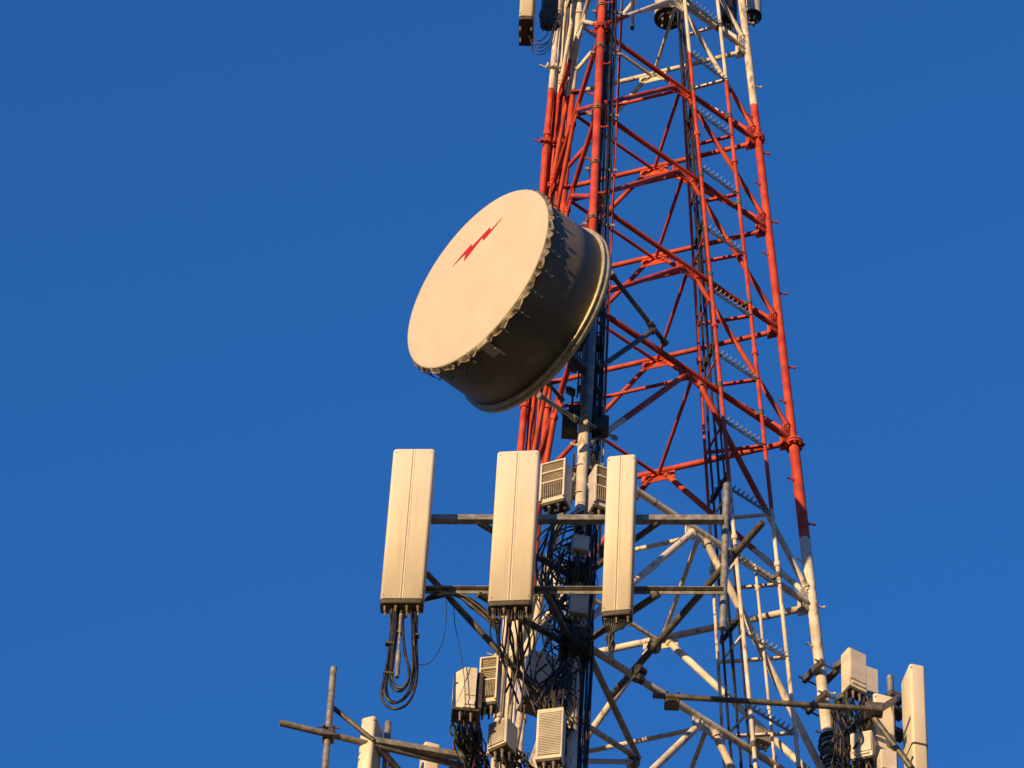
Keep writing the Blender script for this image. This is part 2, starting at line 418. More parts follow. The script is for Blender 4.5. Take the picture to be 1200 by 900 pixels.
# short fall-arrest rail that starts at the white section
fa = [aty(885, 662, 28.80), aty(909, 905, 28.84)]
bm = NB(); tube(bm, fa, 0.014, 10)
for t in (0.12, 0.42, 0.7, 0.95):
    p = fa[0].lerp(fa[1], t); tube(bm, [p - V(0, 0, .03), p + V(0, 0, .03)], 0.022, 8)
    q = Bz(p.z).lerp(Cz(p.z), 0.5); tube(bm, [p, q], 0.01, 6)
lpart('safety_rail', bm)

# ------------------------------------------------------------------ cable runs
def cable(name, pts, r=0.012, mat='cable', label=None, group=None, n=8, seg=6, cat='cable', parent=None, off=None):
    bm = NB(); tube(bm, curve(pts, n), r, seg)
    o_ = Vector(pts[0]) if off is None else off
    if parent is None: bmesh.ops.translate(bm, vec=-o_, verts=bm.verts)
    else: bmesh.ops.translate(bm, vec=-off, verts=bm.verts)
    o = link(name, bm, M[mat], parent)
    if parent is None: o.location = o_; tag(o, label, cat, group)
    return o

for j in range(4):
    ft, fy = [(0.26, 0.0), (0.52, 0.0), (0.60, 0.05), (0.84, 0.0)][j]
    pts = []
    zz = 27.5
    while zz < 44.2:
        a_ = Az(zz); b_ = Bz(zz)
        pts.append(a_.lerp(b_, ft) + V(0, fy, 0) + V(random.uniform(-.01, .01), random.uniform(-.01, .01), 0)); zz += 0.95
    cable('feeder_cable', pts, 0.0135 if j % 2 == 0 else 0.011, 'cable', 'black feeder cable clamped in the vertical run beside the ladder mast', 'feeder cables beside the ladder mast', n=4)
for zz in [29.6 + 1.9 * i for i in range(8)]:
    a_ = Az(zz); b_ = Bz(zz); bm = NB()
    beam_box(bm, a_.lerp(b_, .15) + V(0, .03, 0), a_.lerp(b_, .92) + V(0, .03, 0), 0.04, 0.035, 0.005)
    for q in range(4): tube(bm, [a_.lerp(b_, .2 + q * .22) + V(0, 0, -0.04), a_.lerp(b_, .2 + q * .22) + V(0, 0, 0.04)], 0.019, 8)
    o_ = a_.copy(); bmesh.ops.translate(bm, vec=-o_, verts=bm.verts)
    o = link('cable_clamp', bm, M['box_black']); o.location = o_
    tag(o, 'black clamp block gripping the feeder cables beside the ladder mast', 'cable clamp', 'clamp blocks along the feeder cables')

# black cables climbing behind the front leg
for j in range(7):
    ox, oy = [(0.075, 0.05), (0.105, 0.03), (0.085, 0.09), (0.125, 0.07), (0.15, 0.04), (0.055, 0.10), (0.14, 0.10)][j]
    pts = []; zz = 24.3
    while zz < 44.3:
        p = leg(0, zz); pts.append(p + V(ox + random.uniform(-.008, .008), oy + random.uniform(-.008, .008), 0)); zz += 0.6
    cable('feeder_cable', pts, random.choice((0.011, 0.014, 0.009)), 'cable', 'black feeder cable strapped behind the front leg of the tower', 'feeder cables up the front leg', n=3)
# red and white rod beside them
pts = [leg(0, z) + V(0.185 + 0.006 * (z - 36) * 0 + max(0, (z - 36)) * 0.006, 0.13, 0) for z in (31, 35, 39, 44.2)]
cable('lightning_conductor', pts, 0.013, 'tower', 'thin conductor pipe painted red then white just right of the front leg', None, n=4, seg=10, cat='conductor')
# U-clamps round the front leg
def uclamp(z, k=0):
    p = leg(k, z); bm = NB(); r = leg_r(z) + 0.012
    for dz in (-0.016, 0.016):
        arc = [V(math.cos(t) * r, math.sin(t) * r, dz) for t in [math.pi * q / 10 + math.pi for q in range(11)]]
        tube(bm, [V(-r, 0.17, dz)] + arc + [V(r, 0.17, dz)], 0.007, 6)
    beam_box(bm, V(-r - 0.045, 0.06, 0), V(r + 0.16, 0.06, 0), 0.014, 0.036, 0)
    o = link('pipe_clamp', bm, M['galv']); o.location = p
    return tag(o, 'shiny steel U-bolt clamp round the red front leg above the dish', 'pipe clamp', 'steel clamps round the front leg')
for py in (57, 128, 192, 257, 8):
    # height on the front leg that appears at this picture row
    zz = 44.0
    best = min((abs((450 - FPX * ((leg(0, q * 0.02 + 30) - CAM).dot(UP)) / ((leg(0, q * 0.02 + 30) - CAM).dot(_fw))) - py), q) for q in range(700))
    uclamp(best[1] * 0.02 + 30)

# painted cables and pipes beside the left leg
def Lz(z, dx, dy): p = leg(2, z); return p + V(dx, dy, 0)
for (dx, dy, r, lab) in ((0.135, -0.05, 0.035, 'stout red and white riser pipe just right of the back left leg'), (-0.085, -0.06, 0.031, 'red and white riser pipe just left of the back left leg')):
    bm = NB(); 
    p0, p1 = Lz(26.5, dx, dy), Lz(44.2, dx * 1.05, dy)
    tube(bm, [p0, p1], r, 14)
    zz = 27.5
    while zz < 44:
        pp = p0.lerp(p1, (zz - 26.5) / 17.7); tube(bm, [pp - V(0, 0, .03), pp + V(0, 0, .03)], r * 1.4, 14); zz += 2.1
    bmesh.ops.translate(bm, vec=-p0, verts=bm.verts); o = link('riser_pipe', bm, M['tower']); o.location = p0
    tag(o, lab, 'pipe')
for j in range(16):
    dx = -0.115 + j * 0.0155; dy = random.uniform(-0.08, 0.03)
    r = random.choice((0.008, 0.010, 0.012, 0.0065))
    pts = []; zz = 30.0 if j % 3 else 33.0
    while zz < 44.3: pts.append(Lz(zz, dx + random.uniform(-.007, .007), dy + random.uniform(-.015, .015))); zz += 0.55
    dark = j in (6, 10, 12, 13, 15)
    cable('riser_cable', pts, r, 'cable' if dark else 'tower', ('bare black cable in the packed run along the back left leg' if dark else 'cable painted over red and white in the packed run along the back left leg'),
          'black cables along the back left leg' if dark else 'painted cables along the back left leg', n=3)
for j, zz in enumerate([31.2 + 1.25 * i for i in range(10)]):
    p = leg(2, zz); bm = NB()
    beam_box(bm, V(-0.17, -0.085, 0), V(0.17, -0.085, 0), 0.02, 0.04, 0.002)
    for q in range(7): box(bm, V(-0.15 + q * 0.045, -0.11, 0.0), (0.02, 0.03, 0.05 + 0.01 * (q % 2)), None, 0)
    tube(bm, [V(-0.17, -0.08, 0), V(-0.24, -0.10, 0.01)], 0.008, 6)
    o = link('cable_bracket', bm, M['tower']); o.location = p
    tag(o, 'painted crossbar bracket holding the cables against the back left leg', 'cable bracket', 'cable brackets on the back left leg')

# ------------------------------------------------------------------ microwave dish
AZ, EL, RAD, DEP = R_(50.2), R_(-1.56), 0.951, 0.71
n_ = V(-math.sin(AZ) * math.cos(EL), -math.cos(AZ) * math.cos(EL), math.sin(EL))
t_ = V(math.cos(AZ), -math.sin(AZ), 0); w_ = n_.cross(t_)
if w_.z < 0: w_ = -w_
dc = aty(558.76, 326.06, 26.75)
dish = empty('microwave_dish', dc - n_ * DEP, 0, 'huge round shrouded dish with pale face and red lightning bolt, on the front leg', 'dish antenna')
DO = Vector(dish.location)
def dp(x, y, zf): return dc + t_ * x + w_ * y + n_ * zf - DO   # zf: distance in front of the face
def ringpts(r, zf, N=96): return [dp(r * math.cos(2 * math.pi * j / N), r * math.sin(2 * math.pi * j / N), zf) for j in range(N)]
def lathe(bm, prof, N=96, smooth=True):
    rr = [[bm.verts.new(p) for p in ringpts(r, zf, N)] for r, zf in prof]
    for i in range(len(rr) - 1):
        for j in range(N):
            f = bm.faces.new((rr[i][j], rr[i][(j + 1) % N], rr[i + 1][(j + 1) % N], rr[i + 1][j])); f.smooth = smooth
    return rr
def disk(bm, rg): bm.faces.new(rg)
def solid_lathe(prof, mat, name, cap0=False, cap1=False, parent=None, N=96):
    bm = NB(); rr = lathe(bm, prof, N)
    if cap0: bm.faces.new([bm.verts.new(v.co) for v in rr[0]])
    if cap1: bm.faces.new([bm.verts.new(v.co) for v in rr[-1]])
    bmesh.ops.recalc_face_normals(bm, faces=bm.faces)
    return link(name, bm, mat, parent or dish)
# shroud: rolled sheet, inner and outer skins, a lap seam and a row of rivets
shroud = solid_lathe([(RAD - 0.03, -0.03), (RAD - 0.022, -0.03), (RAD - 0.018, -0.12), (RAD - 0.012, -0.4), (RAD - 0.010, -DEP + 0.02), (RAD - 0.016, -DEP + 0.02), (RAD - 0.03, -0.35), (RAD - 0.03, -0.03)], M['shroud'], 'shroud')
for a0 in (R_(-62), R_(58), R_(178)):
    bm = NB()
    c, s = math.cos(a0), math.sin(a0); tdir = (t_ * -s + w_ * c); rdir = (t_ * c + w_ * s)
    Mx = Matrix((tdir, n_, rdir)).transposed()
    box(bm, dp(c * (RAD - 0.009), s * (RAD - 0.009), -0.40), (0.06, 0.62, 0.008), Mx, 0.002, 1)
    for q in range(12):
        cc = dp(c * (RAD - 0.003), s * (RAD - 0.003), -0.12 - q * 0.05)
        tube(bm, [cc, cc + rdir * 0.006], 0.006, 6)
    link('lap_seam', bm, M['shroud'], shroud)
# radome: stretched fabric, slightly domed
rad_ = solid_lathe([(0.001, 0.024)] + [(RAD * q / 14, 0.024 * (1 - (q / 14) ** 2)) for q in range(1, 14)] + [(RAD - 0.012, 0.004), (RAD, 0.0), (RAD + 0.006, -0.008), (RAD + 0.004, -0.016), (RAD - 0.03, -0.02)], M['radome'], 'radome', cap0=True)
# scalloped hem folded back over the shroud
bm = NB(); N = 384; A, B_ = [], []
rows = 4; grid = []
for k in range(rows):
    row = []
    for j in range(N):
        t = 2 * math.pi * j / N; sc = abs(math.sin(t * 14)) ** 0.7
        dep = 0.020 + 0.040 * sc; f = k / (rows - 1)
        rr_ = RAD + 0.004 + (0.022 + 0.007 * math.sin(t * 28 + 1) + 0.004 * math.sin(t * 61)) * f
        row.append(bm.verts.new(dp(rr_ * math.cos(t), rr_ * math.sin(t), -0.006 - dep * f)))
    grid.append(row)
for k in range(rows - 1):
    for j in range(N):
        f = bm.faces.new((grid[k][j], grid[k][(j + 1) % N], grid[k + 1][(j + 1) % N], grid[k + 1][j])); f.smooth = True
bmesh.ops.solidify(bm, geom=bm.faces[:], thickness=0.004)
link('hem', bm, M['hem'], rad_)
# springs / tie hooks round the rim
for j in range(28):
    t = 2 * math.pi * (j + 0.5) / 28; c, s = math.cos(t), math.sin(t); rdir = t_ * c + w_ * s
    bm = NB(); p = lambda zf, rr_: dp(c * rr_, s * rr_, zf)
    tube(bm, [p(-0.045, RAD + 0.030), p(-0.10, RAD + 0.030), p(-0.19, RAD + 0.018)], 0.0045, 6)
    tube(bm, [p(-0.10, RAD + 0.030), p(-0.125, RAD + 0.028)], 0.009, 8)
    tube(bm, [p(-0.19, RAD - 0.02), p(-0.19, RAD + 0.028)], 0.007, 6)
    tube(bm, [p(-0.03, RAD + 0.004), p(-0.05, RAD + 0.018)], 0.016, 6)
    link('spring_hook', bm, M['galv'], rad_)
# lower latch bracket on rim
bm = NB(); a0 = R_(-92); 
cpt = aty(570, 391, 26.75) - dc; a0 = math.atan2(cpt.dot(w_), cpt.dot(t_)); c, s = math.cos(a0), math.sin(a0); rdir = t_ * c + w_ * s; tdir = t_ * -s + w_ * c
Mx = Matrix((tdir, n_, rdir)).transposed()
box(bm, dp(c * (RAD + 0.02), s * (RAD + 0.02), -0.10), (0.10, 0.20, 0.03), Mx, 0.006, 1)
box(bm, dp(c * (RAD + 0.03), s * (RAD + 0.03), -0.02), (0.13, 0.03, 0.07), Mx, 0.005, 1)
tube(bm, [dp(c * (RAD + 0.05) - 0.05 * s, s * (RAD + 0.05) + .05 * c, -0.12), dp(c * (RAD + 0.05) - 0.05 * s, s * (RAD + 0.05) + .05 * c, -0.24)], 0.008, 6)
link('latch', bm, M['rim'], shroud)
# lightning mark
bolt = [(1012, 338), (893, 468), (890, 437), (708, 634), (706, 608), (636, 684), (513, 834), (644, 706), (632, 780), (716, 672), (812, 545), (826, 572), (903, 480)]
bm = NB(); fr, bk = [], []
for x, y in bolt:
    d = ray(470 + x / 8.571, 215 + y / 8.571)
    s0 = (dc + n_ * 0.022 - CAM).dot(n_) / d.dot(n_); P = CAM + d * s0
    rr_ = (P - dc); rr2 = rr_ - n_ * rr_.dot(n_); h = 0.024 * (1 - (rr2.length / RAD) ** 2)
    P = dc + rr2
    fr.append(bm.verts.new(P + n_ * (h + 0.004) - DO)); bk.append(bm.verts.new(P + n_ * (h - 0.002) - DO))
bm.faces.new(fr); bm.faces.new(bk[::-1])
for j in range(len(fr)): k = (j + 1) % len(fr); bm.faces.new((fr[j], bk[j], bk[k], fr[k]))
bmesh.ops.recalc_face_normals(bm, faces=bm.faces)
link('lightning_mark', bm, M['emblem'], rad_)
# rear ring flange and reflector
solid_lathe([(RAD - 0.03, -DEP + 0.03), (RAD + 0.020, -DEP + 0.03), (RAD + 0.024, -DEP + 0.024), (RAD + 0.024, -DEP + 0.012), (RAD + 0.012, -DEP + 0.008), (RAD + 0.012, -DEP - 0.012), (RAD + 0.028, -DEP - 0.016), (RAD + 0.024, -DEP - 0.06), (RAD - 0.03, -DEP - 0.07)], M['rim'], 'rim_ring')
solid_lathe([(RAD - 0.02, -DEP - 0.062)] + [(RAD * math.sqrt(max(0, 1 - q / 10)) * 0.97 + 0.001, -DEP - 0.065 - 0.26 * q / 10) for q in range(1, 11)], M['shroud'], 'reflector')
# hub and mount arms to the pole
hubc = dc - n_ * (DEP + 0.34)
bm = NB(); tube(bm, [dc - n_ * (DEP + 0.24) - DO, dc - n_ * (DEP + 0.46) - DO], 0.17, 24); link('hub', bm, M['steel_dark'], dish)

# dish pole standing on brackets just in front of the front leg
pole_t, pole_b = aty(694, 350, 27.66), aty(677, 660, 27.42)
def polep(py): 
    # point of the pole seen at picture row py
    best = min(((abs((450 - FPX * ((pole_t.lerp(pole_b, q / 200) - CAM).dot(UP)) / ((pole_t.lerp(pole_b, q / 200) - CAM).dot(_fw))) - py), q) for q in range(-20, 221)))
    return pole_t.lerp(pole_b, best[1] / 200)
pt2 = polep(495)
po = empty('mounting_pole', pole_b, 0, 'grey steel pole clamped to the front leg, carrying the dish at its top', 'pole')
PO = Vector(po.location)
bm = NB(); tube(bm, [pole_t - PO, pt2 - PO], 0.056, 20); lpart_o = link('pipe', bm, M['galv'], po)
bm = NB()
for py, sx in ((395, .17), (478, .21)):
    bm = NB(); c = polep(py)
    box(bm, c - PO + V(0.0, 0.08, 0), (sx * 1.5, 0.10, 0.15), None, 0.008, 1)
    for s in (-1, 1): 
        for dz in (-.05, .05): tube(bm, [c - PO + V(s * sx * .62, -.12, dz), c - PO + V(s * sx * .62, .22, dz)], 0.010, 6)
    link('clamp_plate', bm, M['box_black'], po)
bm = NB(); c = polep(486) - PO
box(bm, c + V(-0.14, 0.12, -0.02), (0.14, 0.14, 0.27), None, 0.01, 1); link('junction_box', bm, M['box_black'], po)
bm = NB(); box(bm, c + V(0.14, 0.10, -0.04), (0.15, 0.12, 0.20), None, 0.01, 1); link('junction_box', bm, M['box_black'], po)
for py in (420, 447, 540, 572):  # upper clamps added as dark shapes standing in for the dish's shadow
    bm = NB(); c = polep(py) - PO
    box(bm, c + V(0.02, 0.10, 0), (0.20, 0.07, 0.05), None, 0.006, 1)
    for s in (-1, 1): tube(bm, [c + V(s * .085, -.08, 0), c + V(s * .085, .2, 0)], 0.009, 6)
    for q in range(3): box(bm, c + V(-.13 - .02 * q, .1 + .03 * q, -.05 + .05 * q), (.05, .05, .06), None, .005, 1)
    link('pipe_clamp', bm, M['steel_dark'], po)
# dish side: arms from hub to pole
bm = NB()
for dz in (-0.28, 0.28):
    a_ = hubc + V(0, 0, dz * 0.5); b_ = on(pole_t, pole_b, hubc.z + dz)
    beam_box(bm, a_ - DO, b_ - DO, 0.09, 0.07)
link('mount_arm', bm, M['steel_dark'], dish)
# stabiliser struts
def strut(name, p, q, r, mat, parent, off, clampmid=None):
    bm = NB(); tube(bm, [p - off, q - off], r, 12)
    d = (q - p).normalized()
    for e in (p + d * 0.03, q - d * 0.03): tube(bm, [e - d * 0.025 - off, e + d * 0.025 - off], r * 1.5, 8)
    if clampmid: 
        e = p.lerp(q, clampmid); tube(bm, [e - d * 0.035 - off, e + d * 0.035 - off], r * 1.6, 8)
    return link(name, bm, M[mat], parent)
s1 = aty(716, 321, 27.45)
strut('side_strut', s1, aty(781, 404, 28.15), 0.023, 'steel_dark', dish, DO, 0.72)
strut('side_strut', aty(698, 434, 27.75), aty(767, 386, 28.0), 0.026, 'steel_dark', dish, DO)
strut('side_strut', aty(631, 463, 27.0), aty(676, 492, 27.35), 0.020, 'galv', dish, DO)
strut('side_strut', aty(640, 446, 27.3), aty(660, 470, 27.5), 0.017, 'steel_dark', dish, DO)
strut('side_strut', aty(686, 494, 27.45), aty(722, 514, 27.9), 0.017, 'galv', dish, DO)
bm = NB(); tube(bm, [s1 - DO - t_ * 0.06, s1 - DO + t_ * 0.02], 0.03, 10); box(bm, s1 - DO - t_ * 0.03, (0.08, 0.08, 0.05), None, 0.005, 1); link('strut_lug', bm, M['rim'], dish)

# ------------------------------------------------------------------ sector frame with three tall panels
zt = (aty(506, 608, 26.9)).z; zb = aty(500, 691, 26.9).z
sf = empty('antenna_frame', leg(0, zb), 0, 'dark steel frame of two long crossbars and an end post behind the three tall panels', 'antenna frame')
SO = Vector(sf.location)
TLp, TRp = atz(500, 608.5, zt), atz(849, 609, zt)
BLp, BRp = atz(478, 691, zb), atz(848, 692, zb)
bm = NB(); beam_box(bm, TLp - SO, TRp - SO, 0.065, 0.065); link('crossbar', bm, M['galv'], sf)
bm = NB(); angle_bar(bm, BLp - SO, BRp - SO, 0.05, 0.05); link('crossbar', bm, M['galv'], sf)
bm = NB(); tube(bm, [aty(851.5, 568, 26.84) - SO, aty(847, 737, 26.84) - SO], 0.031, 16)
link('end_post', bm, M['galv'], sf)
fl = lambda py: min((abs((450 - FPX * ((leg(0, q * 0.02 + 26) - CAM).dot(UP)) / ((leg(0, q * 0.02 + 26) - CAM).dot(_fw))) - py), q) for q in range(900))[1] * 0.02 + 26
for (px, z_, bz) in ((772, zt, 0), (560, zt, 0)):
    bm = NB(); e = leg(0, z_ - 0.02); tube(bm, [atz(px, 612, z_ - 0.03) - SO, e - SO], 0.028, 10); link('support_arm', bm, M['steel_dark'], sf)
for px in (772, 560, 640):
    bm = NB(); e = leg(0, zb - 0.04); tube(bm, [atz(px, 696, zb - 0.03) - SO, e - SO], 0.030, 10); link('support_arm', bm, M['steel_dark'], sf)
# inclined braces below, from the lower bar and the post
for (a_, b_, r, mt) in ((aty(500, 672, 26.95), aty(634, 817, 27.4), 0.028, 'steel_dark'), (aty(894, 612, 26.6), aty(716, 816, 28.5), 0.031, 'steel_dark'),
                    (aty(691, 768, 27.6), aty(748, 889, 28.6), 0.030, 'galv'), (aty(681, 846, 27.6), aty(744, 887, 28.5), 0.027, 'galv'), (aty(680, 892, 27.6), aty(742, 893, 28.5), 0.024, 'galv')):
    bm = NB(); tube(bm, [a_ - SO, b_ - SO], r, 12); link('brace', bm, M[mt], sf)
for (px, py, y) in ((851, 652, 26.9), (767, 757, 27.97), (742, 893, 28.5)):
    bm = NB()
    c = aty(px, py, y) - SO; box(bm, c, (0.10, 0.10, 0.09), Matrix.Rotation(0.6, 3, 'Y'), 0.01, 1)
    for s in (-1, 1): tube(bm, [c + V(s * .04, -.08, 0), c + V(s * .04, .08, 0)], 0.009, 6)
    link('tube_clamp', bm, M['steel_dark'], sf)
for z_, hh, ww in ((zt, 0.20, 0.22), (zb, 0.26, 0.28)):
    bm = NB(); c = leg(0, z_) - SO
    box(bm, c + V(0, -0.02, 0), (ww, 0.20, hh), None, 0.01, 1)
    for s in (-1, 1):
        for dz in (-.07, .07): tube(bm, [c + V(s * ww * .4, -.2, dz), c + V(s * ww * .4, .2, dz)], 0.011, 6)
    link('leg_collar', bm, M['box_black'], sf)

def rounded_prism(bm, wd, dp_, z0, z1, rad, seg=5, taper_top=0.0, front_bulge=0.0):
    """vertical prism with rounded vertical edges; front is -y"""
    prof = []
    for cx, cy, a0 in ((wd / 2 - rad, dp_ / 2 - rad * .4, 0), (-wd / 2 + rad, dp_ / 2 - rad * .4, 90), (-wd / 2 + rad, -dp_ / 2 + rad, 180), (wd / 2 - rad, -dp_ / 2 + rad, 270)):
        for s in range(seg + 1):
            t = R_(a0 + 90 * s / seg); ry = rad if a0 >= 180 else rad * .4
            prof.append((cx + rad * math.cos(t), cy + ry * math.sin(t)))
    zs = [(z0, 1), (z1 - 0.012, 1), (z1 - 0.003, 0.985), (z1, 0.95)]
    rings = [[bm.verts.new((x * k, y * k, z_)) for x, y in prof] for z_, k in zs]
    for i in range(len(rings) - 1):
        for j in range(len(prof)):
            f = bm.faces.new((rings[i][j], rings[i][(j + 1) % len(prof)], rings[i + 1][(j + 1) % len(prof)], rings[i + 1][j])); f.smooth = i < 2
    bm.faces.new(rings[0][::-1]); bm.faces.new([bm.verts.new(v.co) for v in rings[-1]])

def panel_antenna(loc, wd, dp_, ht, yaw, label, group=None, tilt=0.0, ncon=8, mount=True, seam=True, rearbars=True):
    e = empty('panel_antenna', loc, yaw, label, 'panel antenna', group)
    if tilt: e.rotation_euler = (tilt, 0, yaw)
    bm = NB(); rounded_prism(bm, wd, dp_, 0.012, ht, min(0.03, dp_ * .25)); r = link('radome', bm, M['panel'], e)
    if seam:
        bm = NB()   # moulded ridge and fold line down the front
        box(bm, V(0.008, -dp_ / 2 - 0.0005, ht / 2), (0.010, 0.005, ht * 0.985), None, 0.002, 1)
        box(bm, V(-0.014, -dp_ / 2 - 0.0003, ht / 2), (0.005, 0.004, ht * 0.985), None, 0.001, 1)
        link('ridge', bm, M['panel'], r)
        bm = NB(); box(bm, V(-0.006, -dp_ / 2 - 0.0006, ht / 2), (0.0028, 0.003, ht * 0.985), None, 0); link('seam', bm, M['cap'], r)
    bm = NB(); rounded_prism(bm, wd * 0.985, dp_ * 0.97, -0.045, 0.012, 0.028); cap = link('end_cap', bm, M['cap'], e)
    for sx in (-1, 1):
        for zz_ in (0.05, ht - 0.05):
            bm = NB(); tube(bm, [V(sx * wd * .42, -dp_ / 2 + .012, zz_), V(sx * wd * .42, -dp_ / 2 - .004, zz_)], 0.006, 8); link('screw', bm, M['galv'], r)
    cols = (ncon + 1) // 2
    for row in range(2):
        for q in range(cols):
            x = -wd * .38 + q * (wd * .76 / max(1, cols - 1)); y = -dp_ * .2 + row * dp_ * .42
            bm = NB(); tube(bm, [V(x, y, -0.043), V(x, y, -0.07)], 0.011, 10); tube(bm, [V(x, y, -0.052), V(x, y, -0.063)], 0.015, 8)
            tube(bm, [V(x, y, -0.07), V(x, y, -0.11)], 0.008, 8)
            link('connector', bm, M['brass'], cap)
    if mount:
        for zz_ in (ht * 0.16, ht * 0.80):
            bm = NB(); box(bm, V(0, dp_ / 2 + 0.04, zz_), (0.14, 0.08, 0.05), None, 0.004, 1)
            for s in (-1, 1): tube(bm, [V(s * .055, dp_ / 2 + .02, zz_), V(s * .055, dp_ / 2 + .22, zz_)], 0.008, 6)
            link('bracket', bm, M['galv'], e)
        bm = NB(); tube(bm, [V(0, dp_ / 2 + 0.13, ht * 0.03), V(0, dp_ / 2 + 0.13, ht * 0.92)], 0.034, 14); link('mount_pipe', bm, M['galv'], e)
    return e

def at_bottom(px, py, y): return aty(px, py, y)
def panel_at(pxb, pyb, y, pw, ph, dp_, yawdeg, label, group=None, **kw):
    """pxb,pyb: bottom front centre in the picture; pw, ph: its seen width and height"""
    p = aty(pxb, pyb, y); dist = (p - CAM).dot(_fw); k = FPX / dist
    ca = abs(math.cos(R_(yawdeg)))
    wd = pw / k / ca
    top = aty(pxb, pyb - ph, y); ht = top.z - p.z
    yw = R_(yawdeg)
    base = p + Vector((-math.sin(yw), math.cos(yw), 0)) * (dp_ / 2)
    return panel_antenna(base, wd, dp_, ht, yw, label, group, **kw), p, k
gP = 'tall pale panel antennas on the crossbars'
pa1, p1, k1 = panel_at(470.5, 702, 26.55, 51, 177, 0.125, -5, 'tall pale panel antenna at the left end of the crossbars, coiled black cables hanging below', gP)
pa2, p2, k2 = panel_at(597, 704.5, 26.55, 51.5, 177, 0.125, -8, 'tall pale panel antenna in the middle of the crossbars, below the round dish', gP)
pa3, p3, k3 = panel_at(722, 716, 26.55, 35, 183, 0.115, -12, 'narrower tall panel antenna on the crossbars right of the front leg', gP, ncon=6)

# ------------------------------------------------------------------ remote radio units
def rru(pxb, pyb, y, wd, ht, dp_, yawdeg, label, style='fins', pitch=0.0, group=None, ncon=5, mat='rru', name='radio_unit', whips=True):
    p = aty(pxb, pyb, y)
    e = empty(name, p, R_(yawdeg), label, 'radio unit', group); e.rotation_euler = (R_(pitch), 0, R_(yawdeg))
    bm = NB()
    if style == 'bevel':
        fp_ = [(-wd * .46, dp_ * .25), (-wd * .46, -dp_ * .05), (-wd * .10, -dp_ * .5), (wd * .28, -dp_ * .5), (wd * .30, dp_ * .5), (-wd * .30, dp_ * .5)]
        rg = [[bm.verts.new((x * k_, y * k_, z_)) for x, y in fp_] for z_, k_ in ((0, .96), (0.015, 1), (ht - .015, 1), (ht, .96))]
        for i_ in range(3):
            for j_ in range(6): bm.faces.new((rg[i_][j_], rg[i_][(j_ + 1) % 6], rg[i_ + 1][(j_ + 1) % 6], rg[i_ + 1][j_]))
        bm.faces.new(rg[0][::-1]); bm.faces.new(rg[-1]); bmesh.ops.recalc_face_normals(bm, faces=bm.faces)
    else: box(bm, V(0, 0, ht / 2), (wd, dp_, ht), None, min(wd, dp_) * .07, 2)
    body = link('housing', bm, M[mat], e)
    if style == 'fins':
        bm = NB(); nf = int(ht / 0.022)
        for q in range(nf):
            z_ = ht * 0.07 + q * (ht * 0.86 / nf)
            box(bm, V(0, -dp_ / 2 - 0.006, z_), (wd * .80, 0.018, 0.008), None, 0)
        fn = link('cooling_fins', bm, M[mat], e)
        bm = NB(); box(bm, V(0, -dp_ / 2 - 0.002, ht / 2), (wd * .86, 0.006, ht * .88), None, 0); link('fin_backing', bm, M['rru'], fn)
    elif style == 'frame':
        bm = NB()
        for z_ in (ht * .97, ht * .72, ht * .46, ): box(bm, V(0, -dp_ / 2 - 0.012, z_), (wd, 0.03, 0.016), None, 0.002, 1)
        for s in (-1, 1): box(bm, V(s * (wd / 2 - 0.008), -dp_ / 2 - 0.0125, ht * .5), (0.016, 0.028, ht * .96), None, 0.002, 1)
        link('front_frame', bm, M['panel_dirty'], e)
        bm = NB(); box(bm, V(0, -dp_ / 2 - 0.003, ht * .72), (wd * .93, 0.008, ht * .47), None, 0)
        nq = 12
        for q in range(nq): box(bm, V(0, -dp_ / 2 - 0.010, ht * .5 + q * ht * .46 / nq), (wd * .9, 0.008, 0.005), None, 0)
        link('grille', bm, M['rru_dark'], e)
        bm = NB()
        for q in range(11): box(bm, V(-wd * .42 + q * wd * .084, -dp_ / 2 - 0.012, ht * .26), (0.006, 0.026, ht * .34), None, 0)
        link('cooling_fins', bm, M['rru_dark'], e)
    elif style == 'bevel':
        bm = NB(); box(bm, V(wd * .42, 0.02, ht * .52), (wd * .20, dp_ * .9, ht * .9), None, .006, 1); link('heat_sink', bm, M['cap'], e)
        bm = NB(); box(bm, V(wd * .09, -dp_ * .5 - .004, ht * .30), (wd * .3, .010, ht * .02), None, 0); box(bm, V(wd * .09, -dp_ * .5 - .006, ht * .10), (wd * .34, .014, ht * .10), None, .003, 1); link('front_cover', bm, M[mat], e)
    else:
        bm = NB(); box(bm, V(0, -dp_ / 2 - 0.006, ht * .58), (wd * .9, 0.014, ht * .78), None, 0.005, 2)
        box(bm, V(0, -dp_ / 2 - 0.008, ht * .10), (wd * .7, 0.016, ht * .06), None, 0.003, 1)
        link('front_cover', bm, M[mat], e)
    bm = NB(); box(bm, V(0, 0, -0.008), (wd * .9, dp_ * .85, 0.03), None, 0.004, 1); link('connector_plate', bm, M['cap'], e)
    for q in range(ncon):
        x = -wd * .36 + q * (wd * .72 / max(1, ncon - 1)); bm = NB()
        yy = dp_ * (-.25 if q % 2 else .1)
        tube(bm, [V(x, yy, -0.02), V(x, yy, -0.065)], 0.013, 10); tube(bm, [V(x, yy, -0.03), V(x, yy, -0.045)], 0.018, 6); tube(bm, [V(x, yy, -0.065), V(x, yy, -0.12)], 0.009, 8)
        link('connector', bm, M['brass' if q % 2 else 'cap'], e)
    bm = NB(); tube(bm, [V(-wd * .25, 0, ht), V(-wd * .25, 0, ht + .035), V(wd * .25, 0, ht + .035), V(wd * .25, 0, ht)], 0.006, 6); link('handle', bm, M['galv'], e)
    bm = NB(); box(bm, V(0, dp_ / 2 + 0.03, ht * .6), (wd * .4, 0.06, ht * .5), None, 0.005, 1); link('bracket', bm, M['steel_dark'], e)
    return e
